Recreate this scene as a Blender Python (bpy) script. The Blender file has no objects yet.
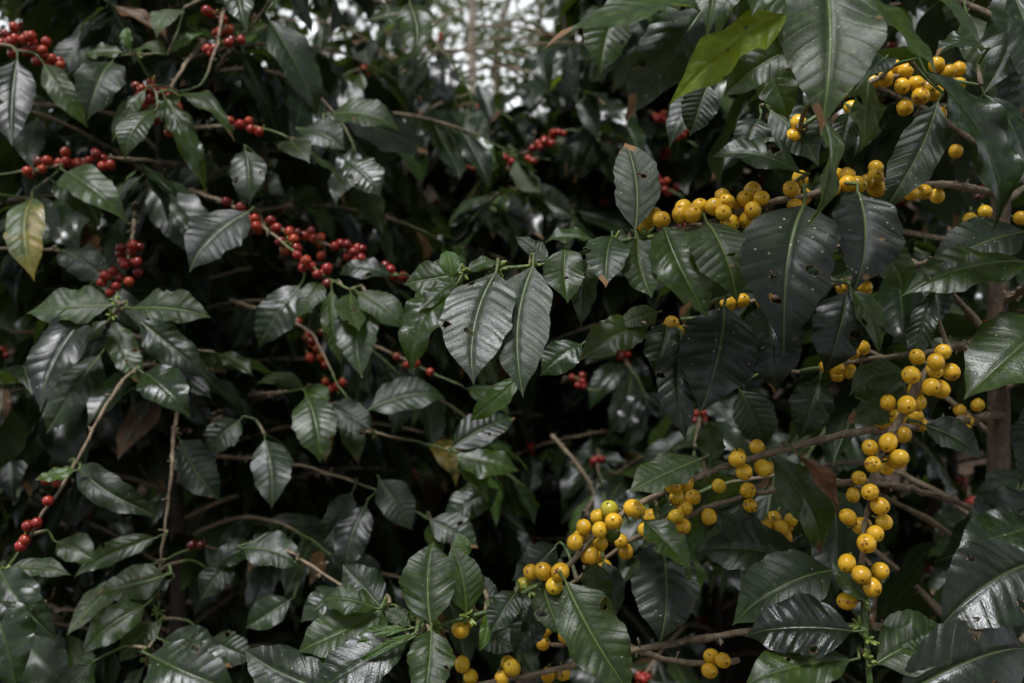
import bpy, math, random
import numpy as np
R = math.radians
rng = np.random.default_rng(11)
random.seed(11)
scene = bpy.context.scene
col = scene.collection
F = 1024 * 35 / 36.0
CZ = 1.35

def V(*a): return np.array(a, float)
def nrm(v):
    v = np.asarray(v, float); return v / (np.linalg.norm(v) + 1e-12)
def at(px, py, Y): return V((px - 512) / F * Y, Y, CZ - (py - 341.5) / F * Y)
def proj(p): return 512 + p[0] / p[1] * F, 341.5 - (p[2] - CZ) / p[1] * F
def ground_z(x, y):
    s = np.clip((y - 1.7), 0, 6.4)
    z = 0.5 * s
    z = z - 0.05 * np.clip(y - 8.6, 0, 60)
    return z + 0.05 * np.sin(1.7 * x + 0.6 * y) * np.clip((y - 1.2), 0, 1)

# ------------------------------------------------------------------ node helper
class NT:
    def __init__(s, name):
        s.m = bpy.data.materials.new(name); s.m.use_nodes = True
        s.t = s.m.node_tree; s.t.nodes.clear()
    def n(s, typ, ins=None, **kw):
        nd = s.t.nodes.new(typ)
        for k, v in kw.items(): setattr(nd, k, v)
        for k, v in (ins or {}).items(): s.put(nd.inputs[k], v)
        return nd
    def put(s, sock, v):
        if isinstance(v, bpy.types.NodeSocket): s.t.links.new(v, sock)
        elif isinstance(v, bpy.types.Node): s.t.links.new(v.outputs[0], sock)
        else: sock.default_value = v
    def math(s, op, a, b=0.0, c=0.0, clamp=False):
        nd = s.n('ShaderNodeMath', {0: a, 1: b, 2: c}, operation=op, use_clamp=clamp); return nd.outputs[0]
    def mr(s, v, a, b, c=0.0, d=1.0, smooth=False):
        nd = s.n('ShaderNodeMapRange', {0: v, 1: a, 2: b, 3: c, 4: d}, clamp=True)
        if smooth: nd.interpolation_type = 'SMOOTHSTEP'
        return nd.outputs[0]
    def mix(s, f, a, b, blend='MIX'):
        nd = s.n('ShaderNodeMix', data_type='RGBA', blend_type=blend)
        s.put(nd.inputs[0], f); s.put(nd.inputs[6], a); s.put(nd.inputs[7], b)
        return nd.outputs[2]
    def noise(s, scale, detail=3, rough=0.55, vec=None, dim='3D'):
        nd = s.n('ShaderNodeTexNoise', {'Scale': scale, 'Detail': detail, 'Roughness': rough})
        if vec is not None: s.put(nd.inputs['Vector'], vec)
        return nd.outputs['Fac']
    def out(s, sh):
        o = s.n('ShaderNodeOutputMaterial'); s.put(o.inputs[0], sh); return s.m

def c4(*c): return (c[0], c[1], c[2], 1.0)

def leaf_mat(name, dark, mid, under, rib, trans, rough, tcol, specks=0.5, blotch=None, veincon=1.0, spec=0.5, simple=False):
    T = NT(name)
    uv = T.n('ShaderNodeUVMap', uv_map='leaf')
    sep = T.n('ShaderNodeSeparateXYZ', {0: uv.outputs[0]})
    x, v = sep.outputs[0], sep.outputs[1]
    ax = T.math('ABSOLUTE', x)
    ra = T.n('ShaderNodeAttribute', attribute_name='rnd').outputs['Fac']
    ob = T.n('ShaderNodeObjectInfo').outputs['Random']
    rnd = T.math('FRACT', T.math('ADD', ra, ob))
    rnd2 = T.math('FRACT', T.math('MULTIPLY', rnd, 7.31))
    dmg = T.n('ShaderNodeAttribute', attribute_name='dmg').outputs['Fac']
    co = T.n('ShaderNodeCombineXYZ', {0: T.math('MULTIPLY', x, .22), 1: v, 2: T.math('MULTIPLY', rnd, 17.0)}).outputs[0]
    # veins
    ph = T.math('MULTIPLY', T.math('SUBTRACT', v, T.math('MULTIPLY', T.math('POWER', ax, 1.3), 0.17)), T.math('ADD', 7.5, T.math('MULTIPLY', rnd2, 3.0)))
    sn = T.math('ABSOLUTE', T.math('SINE', T.math('MULTIPLY', ph, math.pi)))
    lat = T.math('MULTIPLY', T.mr(sn, 0.0, 0.16, 1.0, 0.0), T.mr(ax, 0.9, 0.5))
    ribw = T.mr(v, 0.0, 1.0, 0.055, 0.02)
    ribm = T.mr(T.math('DIVIDE', ax, ribw), 0.5, 1.15, 1.0, 0.0)
    n1 = T.noise(4.8, 4, 0.6, co)
    n2 = T.noise(20, 3, 0.6, co) if not simple else n1
    base = T.mix(rnd, c4(*dark), c4(*mid))
    base = T.mix(T.mr(n1, 0.35, 0.65, 0.0, 0.75), base, c4(*[0.45 * d for d in dark]))
    base = T.mix(T.mr(n2, 0.48, 0.72, 0.0, 0.6), base, c4(*[1.9 * d for d in mid]))
    if blotch:
        bn = T.noise(3, 3, 0.6, co)
        base = T.mix(T.mr(T.math('ADD', bn, T.math('MULTIPLY', T.math('SUBTRACT', v, 0.5), 0.22)), 0.46, 0.70), base, c4(*blotch))
    if simple:
        rx = T.math('FRACT', T.math('MULTIPLY', rnd, 31.7))
        base = T.mix(T.math('MULTIPLY', T.math('GREATER_THAN', rx, .985), T.mr(n1, .35, .6)), base, c4(.13, .095, .015))
        base = T.mix(T.math('MULTIPLY', T.math('LESS_THAN', rx, .03), T.mr(n1, .3, .5)), base, c4(.07, .036, .016))
        base = T.mix(T.math('LESS_THAN', T.math('ABSOLUTE', T.math('SUBTRACT', rx, .5)), .05), base, c4(.028, .055, .010))
    base = T.mix(T.math('MULTIPLY', lat, 0.10 * veincon), base, c4(*rib))
    base = T.mix(T.math('MULTIPLY', ribm, T.math('ADD', 0.25, T.math('MULTIPLY', rnd2, 0.6))), base, c4(*rib))
    sp = 0.0
    if not simple:
        # pale lichen specks and tiny brown scars
        vo = T.n('ShaderNodeTexVoronoi', {'Vector': co, 'Scale': 32.0, 'Randomness': 1.0})
        vcol = T.n('ShaderNodeSeparateColor', {0: vo.outputs['Color']})
        sp = T.math('MULTIPLY', T.mr(vo.outputs['Distance'], 0.12, 0.26, 1.0, 0.0),
                    T.math('GREATER_THAN', vcol.outputs[0], T.math('SUBTRACT', 0.985, T.math('MULTIPLY', T.math('POWER', rnd2, 3.0), 0.20 * specks))))
        base = T.mix(T.math('MULTIPLY', sp, 0.7), base, c4(0.42, 0.42, 0.36))
        vo2 = T.n('ShaderNodeTexVoronoi', {'Vector': co, 'Scale': 9.0, 'Randomness': 1.0})
        vc2 = T.n('ShaderNodeSeparateColor', {0: vo2.outputs['Color']})
        sc = T.math('MULTIPLY', T.mr(T.math('ADD', vo2.outputs['Distance'], T.math('MULTIPLY', n2, 0.15)), 0.2, 0.3, 1.0, 0.0),
                    T.math('GREATER_THAN', vc2.outputs[1], T.math('SUBTRACT', 0.995, T.math('MULTIPLY', rnd2, 0.035))))
        base = T.mix(T.math('MULTIPLY', sc, 0.85), base, c4(0.16, 0.085, 0.035))
    base = T.mix(T.mr(dmg, 0.15, 0.6), base, c4(0.17, 0.095, 0.04))
    # margin slightly paler
    back = T.n('ShaderNodeNewGeometry').outputs['Backfacing']
    ub = T.mix(T.math('MULTIPLY', T.math('MAXIMUM', ribm, T.math('MULTIPLY', lat, 0.5)), 0.7), c4(*under), c4(*rib))
    ub = T.mix(T.mr(dmg, 0.15, 0.6), ub, c4(0.17, 0.095, 0.04))
    base = T.mix(back, base, ub)
    # relief
    h = T.math('MULTIPLY', T.math('MULTIPLY', T.math('POWER', sn, 0.6), T.mr(ax, 0.02, 0.3)), T.math('ADD', .25, T.math('MULTIPLY', rnd2, .5)))
    h = T.math('ADD', h, T.math('MULTIPLY', n1, 0.55))
    h = T.math('ADD', h, T.math('MULTIPLY', n2, 0.16))
    h = T.math('SUBTRACT', h, T.math('MULTIPLY', ribm, 0.7))
    if not simple:
        vf = T.n('ShaderNodeTexVoronoi', {'Vector': co, 'Scale': 42.0, 'Randomness': 1.0}, feature='DISTANCE_TO_EDGE')
        h = T.math('ADD', h, T.math('MULTIPLY', T.mr(vf.outputs['Distance'], 0.0, 0.22), 0.10))
        h = T.math('ADD', h, T.math('MULTIPLY', T.noise(110, 2, .6, co), 0.10))
    bmp = T.n('ShaderNodeBump', {'Strength': 0.5, 'Distance': 0.0013, 'Height': h})
    rg = T.math('ADD', T.mr(n1, 0.3, 0.7, rough - 0.07, rough + 0.13), T.math('MULTIPLY', T.math('SUBTRACT', rnd2, 0.5), 0.26))
    rg = T.math('ADD', rg, T.math('MULTIPLY', back, 0.25))
    rg = T.math('ADD', rg, T.math('MULTIPLY', T.math('MAXIMUM', dmg, sp), 0.35))
    pb = T.n('ShaderNodeBsdfPrincipled', {'Base Color': base, 'Roughness': rg, 'IOR': 1.46, 'Normal': bmp.outputs[0],
                                          'Specular IOR Level': spec, 'Specular Tint': (.90, .93, 1.0, 1.0)})  # cool sheen colour put into the highlight tint
    tr = T.n('ShaderNodeBsdfTranslucent', {'Color': T.mix(T.mr(dmg, .15, .6), T.mix(T.math('MULTIPLY', ribm, .5), c4(*tcol), c4(.03, .05, .01)), c4(.1, .05, .02))})
    ms = T.n('ShaderNodeMixShader', {0: trans, 1: pb.outputs[0], 2: tr.outputs[0]})
    return T.out(ms.outputs[0])

M = {}
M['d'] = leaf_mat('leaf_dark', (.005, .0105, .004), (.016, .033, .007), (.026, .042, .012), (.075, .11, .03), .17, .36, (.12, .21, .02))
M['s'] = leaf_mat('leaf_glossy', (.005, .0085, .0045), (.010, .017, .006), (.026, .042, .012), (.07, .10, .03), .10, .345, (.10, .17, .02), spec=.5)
M['p'] = leaf_mat('leaf_pale', (.013, .024, .009), (.022, .035, .014), (.035, .05, .02), (.10, .13, .05), .10, .46, (.12, .2, .03), spec=.5, specks=.3)  # paler grey-green base and rougher surface for a few leaves
M['m'] = leaf_mat('leaf_shaded', (.004, .0075, .0035), (.011, .021, .006), (.024, .038, .012), (.06, .085, .028), .10, .33, (.12, .20, .02), simple=True, spec=.38)  # darker copy of the dark leaf, background shade put into the colour
M['g'] = leaf_mat('leaf_green', (.013, .026, .006), (.027, .049, .009), (.04, .065, .015), (.12, .17, .04), .32, .38, (.20, .33, .02), specks=0.9)
M['o'] = leaf_mat('leaf_olive', (.018, .038, .007), (.032, .056, .010), (.04, .055, .02), (.11, .14, .05), .26, .42, (.16, .24, .03), specks=0.7)
M['f'] = leaf_mat('leaf_fresh', (.03, .068, .010), (.045, .09, .012), (.05, .09, .018), (.16, .26, .06), .28, .27, (.28, .5, .03), specks=0.1)
M['l'] = leaf_mat('leaf_lime', (.10, .16, .010), (.13, .20, .012), (.15, .2, .02), (.2, .26, .04), .5, .36, (.55, .68, .03), specks=0.3)
M['y'] = leaf_mat('leaf_yellowing', (.03, .055, .014), (.05, .08, .02), (.1, .11, .03), (.2, .2, .05), .2, .33, (.4, .35, .03), blotch=(.22, .16, .02))
M['b'] = leaf_mat('leaf_dead', (.07, .03, .012), (.15, .065, .028), (.12, .065, .03), (.16, .09, .04), .12, .55, (.2, .09, .02))

def cherry_mat(name, cols, patch, cal, stalk=(.34, .30, .025), pth=.72):
    T = NT(name)
    rnd = T.n('ShaderNodeObjectInfo').outputs['Random']
    ra = T.n('ShaderNodeAttribute', attribute_name='rnd').outputs['Fac']
    rnd = T.math('FRACT', T.math('ADD', rnd, ra))
    un = T.n('ShaderNodeAttribute', attribute_name='unit').outputs['Vector']
    off = T.n('ShaderNodeVectorMath', {0: un, 1: T.n('ShaderNodeCombineXYZ', {0: T.math('MULTIPLY', rnd, 91.0)}).outputs[0]}, operation='ADD').outputs[0]
    n1 = T.noise(1.1, 3, 0.6, off); n2 = T.noise(5.0, 3, 0.65, off)
    uz = T.n('ShaderNodeSeparateXYZ', {0: un}).outputs[2]
    rp = T.n('ShaderNodeValToRGB', {0: rnd})
    e = rp.color_ramp.elements
    e[0].position = 0; e[0].color = c4(*cols[0]); e[1].position = 1; e[1].color = c4(*cols[-1])
    for i, c in enumerate(cols[1:-1]):
        k = e.new((i + 1) / (len(cols) - 1)); k.color = c4(*c)
    b = rp.outputs[0]
    b = T.mix(T.mr(n1, 0.4, 0.72, 0, .5), b, c4(*[0.62 * q for q in cols[0]]))
    b = T.mix(T.mr(n2, 0.55, 0.75, 0, .35), b, c4(*patch))
    rr = T.math('FRACT', T.math('MULTIPLY', rnd, 13.7))
    n3 = T.noise(.9, 4, .6, off)
    b = T.mix(T.math('MULTIPLY', T.mr(uz, .2, -1.0), T.math('MULTIPLY', rr, .4)), b, c4(*stalk))
    b = T.mix(T.math('MULTIPLY', T.mr(n3, 0.58, 0.66), T.math('GREATER_THAN', rr, pth)), b, c4(*patch))
    cl = T.n('ShaderNodeAttribute', attribute_name='cal').outputs['Fac']
    b = T.mix(T.mr(cl, 0.66, 0.90), b, c4(*cal))
    b = T.mix(T.mr(cl, -0.1, -0.5), b, c4(.12, .13, .03))
    bmp = T.n('ShaderNodeBump', {'Strength': 0.2, 'Distance': 0.0006, 'Height': n2})
    p = T.n('ShaderNodeBsdfPrincipled', {'Base Color': b, 'Roughness': T.mr(n1, .3, .7, .17, .31), 'IOR': 1.45, 'Normal': bmp.outputs[0],
        'Specular IOR Level': 0.5})
    return T.out(p.outputs[0])
M['cy'] = cherry_mat('cherry_yellow', [(.56, .31, .016), (.70, .41, .022), (.76, .46, .03), (.65, .36, .019), (.64, .44, .03)], (.22, .075, .012), (.03, .015, .008))
M['cg'] = cherry_mat('cherry_green', [(.05, .10, .015), (.055, .11, .015)], (.05, .10, .01), (.03, .02, .01))
M['cu'] = cherry_mat('cherry_turning', [(.42, .36, .03), (.36, .34, .03)], (.2, .12, .02), (.03, .02, .01))
M['cb'] = cherry_mat('cherry_browned', [(.56, .31, .018), (.52, .30, .018)], (.075, .02, .008), (.02, .01, .006), pth=0.0)
M['cr'] = cherry_mat('cherry_red', [(.12, .010, .008), (.25, .018, .012), (.20, .014, .011), (.31, .042, .014), (.28, .020, .013), (.06, .007, .007)], (.10, .01, .01), (.025, .012, .008), stalk=(.20, .09, .012), pth=.85)

def bark_mat(name, a, b, c, scale=60):
    T = NT(name)
    co = T.n('ShaderNodeTexCoord').outputs['Object']
    n1 = T.noise(scale, 5, .65, co); n2 = T.noise(scale * 5, 4, .6, co)
    mp = T.n('ShaderNodeMapping', {0: co, 3: (1, 1, .18)})
    n3 = T.noise(scale * 3, 4, .65, mp.outputs[0])
    gr = T.n('ShaderNodeAttribute', attribute_name='green').outputs['Fac']
    k = T.mix(T.mr(n1, .35, .65), c4(*a), c4(*b))
    k = T.mix(T.mr(n2, .5, .75, 0, .7), k, c4(*c))
    k = T.mix(T.mr(n3, .5, .7, 0, .6), k, c4(*[.35 * q for q in a]))
    k = T.mix(gr, k, c4(.05, .085, .018))
    h = T.math('ADD', n3, T.math('MULTIPLY', n2, .5))
    bm = T.n('ShaderNodeBump', {'Strength': 0.8, 'Distance': 0.0025, 'Height': h})
    p = T.n('ShaderNodeBsdfPrincipled', {'Base Color': k, 'Roughness': T.math('SUBTRACT', .75, T.math('MULTIPLY', gr, .35)), 'Normal': bm.outputs[0]})
    return T.out(p.outputs[0])
M['twig'] = bark_mat('bark_twig', (.11, .08, .05), (.21, .16, .105), (.33, .275, .205))
M['trunk'] = bark_mat('bark_trunk', (.02, .013, .009), (.042, .028, .018), (.08, .06, .045), 30)
M['bark'] = bark_mat('bark_brown', (.055, .036, .023), (.11, .075, .05), (.17, .13, .10), 30)  # lighter copy of the trunk bark, the lit look put into the colour
M['grey'] = bark_mat('bark_grey', (.20, .165, .125), (.30, .26, .21), (.38, .36, .31), 6)
def plain(name, a, rough=.5):
    T = NT(name)
    co = T.n('ShaderNodeTexCoord').outputs['Object']
    k = T.mix(T.mr(T.noise(200, 3, .6, co), .35, .65), c4(*a), c4(*[.6 * q for q in a]))
    return T.out(T.n('ShaderNodeBsdfPrincipled', {'Base Color': k, 'Roughness': rough}).outputs[0])
M['bud'] = plain('bud_green', (.17, .24, .05), .4)

def soil_mat():
    T = NT('soil')
    co = T.n('ShaderNodeTexCoord').outputs['Object']
    n1 = T.noise(2.2, 6, .65, co); n2 = T.noise(26, 6, .7, co); n3 = T.noise(140, 3, .6, co)
    k = T.mix(T.mr(n2, .35, .65), c4(.035, .023, .014), c4(.095, .064, .042))
    k = T.mix(T.mr(n1, .42, .62, 0, .7), k, c4(.055, .042, .028))
    k = T.mix(T.mr(n3, .55, .75, 0, .6), k, c4(.17, .13, .09))
    bm = T.n('ShaderNodeBump', {'Strength': 1.0, 'Distance': 0.03, 'Height': T.math('ADD', n2, T.math('MULTIPLY', n3, .3))})
    return T.out(T.n('ShaderNodeBsdfPrincipled', {'Base Color': k, 'Roughness': .9, 'Normal': bm.outputs[0]}).outputs[0])
M['soil'] = soil_mat()
def far_leaf(name, a, b, tcol):
    T = NT(name)
    r = T.n('ShaderNodeAttribute', attribute_name='rnd').outputs['Fac']
    k = T.mix(r, c4(*a), c4(*b))
    p = T.n('ShaderNodeBsdfPrincipled', {'Base Color': k, 'Roughness': .45})
    t = T.n('ShaderNodeBsdfTranslucent', {'Color': c4(*tcol)})
    return T.out(T.n('ShaderNodeMixShader', {0: .35, 1: p.outputs[0], 2: t.outputs[0]}).outputs[0])
M['tree'] = far_leaf('tree_leaf', (.03, .05, .018), (.07, .095, .035), (.20, .28, .06))
M['litter'] = far_leaf('litter', (.06, .033, .017), (.17, .115, .07), (.1, .05, .02))

# ------------------------------------------------------------------ mesh helpers
def make_mesh(name, v, f, mat, uv=None, attrs=None, smooth=True):
    me = bpy.data.meshes.new(name)
    v = np.asarray(v, np.float32)
    f = np.asarray(f, np.int32)
    k = f.shape[1]
    me.vertices.add(len(v)); me.vertices.foreach_set('co', v.ravel())
    me.loops.add(f.size); me.loops.foreach_set('vertex_index', f.ravel())
    me.polygons.add(len(f)); me.polygons.foreach_set('loop_start', np.arange(0, f.size, k, dtype=np.int32))
    me.polygons.foreach_set('loop_total', np.full(len(f), k, np.int32))
    if uv is not None:
        l = me.uv_layers.new(name='leaf'); l.data.foreach_set('uv', np.asarray(uv, np.float32)[f.ravel()].ravel())
    for n, a in (attrs or {}).items():
        a = np.asarray(a, np.float32)
        at_ = me.attributes.new(n, 'FLOAT_VECTOR' if a.ndim == 2 else 'FLOAT', 'POINT'); at_.data.foreach_set('vector' if a.ndim == 2 else 'value', a.ravel())
    me.materials.append(mat)
    me.update(); me.validate()
    if smooth: me.polygons.foreach_set('use_smooth', np.ones(len(f), bool))
    return me

WORLD = {}
def link(name, data, parent=None, loc=None, label=None):
    o = bpy.data.objects.new(name, data); col.objects.link(o)
    loc = V(0, 0, 0) if loc is None else np.asarray(loc, float)
    WORLD[o.name] = loc
    if parent is not None:
        o.parent = parent; o.location = loc - WORLD[parent.name]
    else: o.location = loc
    if label: o['label'] = label
    return o
def thing(name, label, cat, loc, group=None):
    o = link(name, None, None, loc); o['label'] = label; o['category'] = cat
    o.empty_display_size = .1
    if group: o['group'] = group
    return o

def hermite(xs, ys, q):
    xs = np.array(xs); ys = np.array(ys); d = np.gradient(ys, xs)
    i = np.clip(np.searchsorted(xs, q) - 1, 0, len(xs) - 2)
    h = xs[i + 1] - xs[i]; t = (q - xs[i]) / h
    return ((2*t**3 - 3*t**2 + 1) * ys[i] + (t**3 - 2*t**2 + t) * h * d[i] + (-2*t**3 + 3*t**2) * ys[i+1] + (t**3 - t**2) * h * d[i+1])
PX = [0, .04, .12, .25, .4, .55, .7, .82, .9, .955, 1]
PW = [.03, .17, .54, .89, 1.0, .965, .80, .53, .25, .085, .0]

def leaf_geo(L, W, g, nu, nv, hi=True, holes=None, bow=None, fold=None, twist=None, wave=None, ripple=None, chew=0.0):
    """leaf in local frame: x side, y axis, z normal. returns v, f, uv, dmg"""
    bow = g.uniform(.02, .17) if bow is None else bow
    fold = g.uniform(-.05, .30) if fold is None else fold
    twist = g.uniform(-.6, .6) if twist is None else twist
    wave = g.uniform(.03, .11) if wave is None else wave
    ripple = g.uniform(.0015, .009) if ripple is None else ripple * .72
    nvein = g.uniform(7.0, 10.5)
    u = np.linspace(-1, 1, nu + 1)
    u = np.sign(u) * np.abs(u) ** .9
    v = np.linspace(0, 1, nv + 1)
    U, VV = np.meshgrid(u, v)
    sk = g.uniform(-.03, .03); ph0 = g.uniform(0, .1)
    w = np.maximum(hermite(PX, PW, np.clip(VV + sk * np.sin(math.pi * VV), 0, 1)), .004)
    asym = 1 + g.uniform(-.07, .07) * np.sign(U)
    # scalloped margin where the side veins end
    sc = 1 + .022 * np.sin(g.uniform(34, 60) * VV + 3 * ph0) * np.abs(U) ** 3 * (VV > .1) + .04 * np.sin(g.uniform(16, 26) * VV + ph0 * 60) * np.abs(U) * (VV > .1) + .03 * np.abs(np.sin(math.pi * nvein * (VV - .16 * np.abs(U)))) + .02 * np.sin(7 * VV + g.uniform(0, 6)) * np.abs(U)
    X = U * w * W * .5 * asym * sc
    Yy = VV * L
    a = np.abs(U)
    side = np.where(U > 0, 1.0, -1.0)
    ph1, ph2 = g.uniform(0, 6.28, 2)
    z = bow * L * 4 * VV * (1 - VV)
    z = z + fold * np.abs(X) - .35 * fold * X**2 / (W * .5 + 1e-9)
    z = z + wave * L * (a ** 2) * w * np.sin(2 * math.pi * g.uniform(1.6, 3.0) * VV + np.where(U > 0, ph1, ph2)) * .5
    z = z + ripple * L * np.abs(np.sin(math.pi * nvein * (VV + .018 * np.sin(9 * VV + ph1) - .17 * (a * w) ** 1.3 - ph0))) ** 1.3 * np.clip(a / .25, 0, 1) * w
    z = z - .012 * L * np.exp(-(X / (.035 * W + 1e-9)) ** 2) * w
    z = z - g.uniform(0, .10) * L * np.clip((VV - .75) / .25, 0, 1) ** 2
    tw = twist * (VV - .4)
    Xr = X * np.cos(tw) - 0 * z; Zr = z + X * np.sin(tw)
    Xr = Xr + g.uniform(-.07, .07) * L * 4 * VV * (1 - VV)   # sickle
    P = np.stack([Xr, Yy, Zr], -1).reshape(-1, 3)
    uv = np.stack([U * w, VV], -1).reshape(-1, 2)
    idx = np.arange((nu + 1) * (nv + 1)).reshape(nv + 1, nu + 1)
    f = np.stack([idx[:-1, :-1], idx[:-1, 1:], idx[1:, 1:], idx[1:, :-1]], -1).reshape(-1, 4)
    dmg = np.zeros(len(P))
    if holes:
        xs = uv[:, 0]; vs = uv[:, 1]
        ar = L / (W * .5)
        kill = np.zeros(len(P), bool)
        for (hx, hv, hr) in holes:
            ang = np.arctan2((vs - hv) * ar, xs - hx)
            k1, k2 = g.uniform(0, 6.28, 2)
            rr = hr * (1 + .28 * np.sin(2 * ang + k1) + .18 * np.sin(5 * ang + k2))
            d = np.hypot(xs - hx, (vs - hv) * ar) / rr
            kill |= d < 1
            dmg = np.maximum(dmg, np.clip(1.3 - d, 0, 1) * 1.5)
        f = f[~(kill[f].sum(1) >= 2)]
    if g.random() < .12: dmg = np.maximum(dmg, np.clip((uv[:, 1] + .05 * np.sin(9 * uv[:, 0]) - g.uniform(.86, .95)) / .03, 0, .8))
    # petiole
    pr = .012 * W + .0006; pl = .10 * L
    ns = 5; m0 = len(P)
    ring = [(pr * math.cos(2*math.pi*i/ns), pr * math.sin(2*math.pi*i/ns)) for i in range(ns)]
    pv = []
    for t, s_ in ((-pl, 1.3), (-pl * .4, 1.0), (.03 * L, .9), (.12 * L, .5)):
        zc = -.012 * L if t > 0 else 0.0
        zc += 4 * bow * L * max(t, 0) / L
        for (q, r_) in ring: pv.append((q * s_, t, r_ * s_ + zc - pr * .6))
    pf = []
    for k in range(3):
        for i in range(ns):
            j = (i + 1) % ns
            pf.append((m0 + k*ns + i, m0 + k*ns + j, m0 + (k+1)*ns + j, m0 + (k+1)*ns + i))
    P = np.vstack([P, pv]); uv = np.vstack([uv, np.tile([[0.0, .02]], (len(pv), 1))]); dmg = np.concatenate([dmg, np.zeros(len(pv))])
    f = np.vstack([f, pf])
    return P, f, uv, dmg

def tube_geo(pts, rads, ns=8, knob=0.0, g=None, green=None):
    pts = np.asarray(pts, float); n = len(pts)
    t = np.gradient(pts, axis=0); t /= np.linalg.norm(t, axis=1)[:, None] + 1e-12
    ref = V(0.21, .13, 1) if abs(t[0][2]) < .8 else V(1, .2, 0)
    vs = []
    for i in range(n):
        s = nrm(np.cross(t[i], ref)); b = np.cross(s, t[i])
        for k in range(ns):
            a = 2 * math.pi * k / ns
            r = rads[i] * (1 + (0.10 * math.sin(3 * a + i) if knob else 0))
            vs.append(pts[i] + r * (math.cos(a) * s + math.sin(a) * b))
    f = []
    for i in range(n - 1):
        for k in range(ns):
            j = (k + 1) % ns
            f.append((i*ns + k, i*ns + j, (i+1)*ns + j, (i+1)*ns + k))
    # end cap as degenerate fan of quads
    vs.append(pts[-1] + t[-1] * rads[-1]); e = len(vs) - 1
    for k in range(0, ns, 2): f.append(((n-1)*ns + k, (n-1)*ns + (k+1) % ns, (n-1)*ns + (k+2) % ns, e))
    gr = np.zeros(len(vs))
    if green is not None: gr = np.concatenate([np.repeat(green, ns), [green[-1]]])
    return np.array(vs), np.array(f), gr

def smooth_curve(pts, step=.012):
    pts = np.asarray(pts, float)
    P = np.vstack([2*pts[0] - pts[1], pts, 2*pts[-1] - pts[-2]])
    out = []
    for i in range(1, len(P) - 2):
        p0, p1, p2, p3 = P[i-1], P[i], P[i+1], P[i+2]
        k = max(2, int(np.linalg.norm(p2 - p1) / step))
        for t in np.linspace(0, 1, k, endpoint=False):
            out.append(.5 * ((2*p1) + (-p0+p2)*t + (2*p0-5*p1+4*p2-p3)*t*t + (-p0+3*p1-3*p2+p3)*t**3))
    out.append(pts[-1])
    return np.array(out)

def branch_obj(curve, r0, r1, parent, mat, green_from=.8, knob=True, name='branch', spacing=.04, stubs=True, g=rng):
    n = len(curve)
    s = np.concatenate([[0], np.cumsum(np.linalg.norm(np.diff(curve, axis=0), axis=1))])
    fr = s / s[-1]
    rad = r0 + (r1 - r0) * fr
    if knob: rad = rad * (1 + .38 * np.exp(-(((s + .01) % spacing) - spacing / 2) ** 2 / (2 * .0036 ** 2)))
    cv = curve + (g.normal(0, .0006, curve.shape) if knob else 0)
    gr = np.clip((fr - green_from) / .06, 0, 1) if green_from < 1 else np.zeros(n)
    v, f, ga = tube_geo(cv, rad, 8 if r0 > .002 else 6, .1 if knob else 0, g, gr)
    if stubs and knob and r0 > .002:       # dried fruit stalks left on the old wood, part of the bark
        k = spacing / 2
        while k < s[-1] * min(green_from, .97):
            i = int(np.searchsorted(s, k)); i = min(max(i, 1), n - 2)
            if g.random() < .75:
                tn = nrm(curve[i + 1] - curve[i - 1])
                for _ in range(g.integers(2, 5)):
                    d = nrm(np.cross(tn, g.normal(size=3)) + tn * g.uniform(-.2, .5))
                    L_ = g.uniform(.003, .0075)
                    v2, f2, g2 = tube_geo([curve[i] + d * rad[i] * .6, curve[i] + d * (rad[i] + L_ * .6), curve[i] + d * (rad[i] + L_)], [.0010, .0009, .0011], 4)
                    f = np.vstack([f, f2 + len(v)]); v = np.vstack([v, v2]); ga = np.concatenate([ga, g2])
            k += spacing
    org = curve[0]
    me = make_mesh(name, v - org, f, mat, attrs={'green': ga})
    return link(name, me, parent, org)

# cherry mesh, unit radius, +Z = outward end with calyx scar, stalk at -Z
def cherry_geo(nu=18, nv=13):
    vs = []; cal = []
    for i in range(nv + 1):
        th = math.pi * i / nv
        th = th if i not in (1,) else .11
        r = 1.0; zz = math.cos(th) * 1.10
        rad = math.sin(th) ** .95
        if th < .3: zz -= .07 * (1 - th / .3)
        for k in range(nu):
            a = 2 * math.pi * k / nu
            q = rad * (1 + .03 * math.cos(2 * a))
            vs.append((q * math.cos(a), q * math.sin(a), zz)); cal.append(1.0 if th < .05 else (.8 if th < .2 else 0))
    f = []
    for i in range(nv):
        for k in range(nu):
            j = (k + 1) % nu
            f.append((i*nu + k, (i+1)*nu + k, (i+1)*nu + j, i*nu + j))
    m0 = len(vs)
    sv, sf, _ = tube_geo([V(0, 0, -1.0), V(.03, 0, -1.3), V(0, .02, -1.75)], [.16, .14, .2], 5)
    vs = np.vstack([np.array(vs), sv]); f = np.vstack([np.array(f), sf + m0]); cal = np.concatenate([cal, -np.ones(len(sv))])
    return vs, f, cal
CG = cherry_geo(); CGl = cherry_geo(10, 7)
def cherry_mesh(key):
    v, f, c = CG
    return make_mesh('cherry', v, f, M[key], attrs={'cal': c, 'rnd': np.zeros(len(v)), 'unit': v})
CM = {k: cherry_mesh(k) for k in ('cy', 'cg', 'cu', 'cb', 'cr')}
def axis_mat(z, g=rng):
    z = nrm(z); x = nrm(np.cross(z, g.normal(size=3))); y = np.cross(z, x)
    return np.stack([x, y, z], 1)
from mathutils import Matrix, Vector
def to_euler(m3): return Matrix([[float(q) for q in r] for r in m3]).to_euler()

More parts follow.
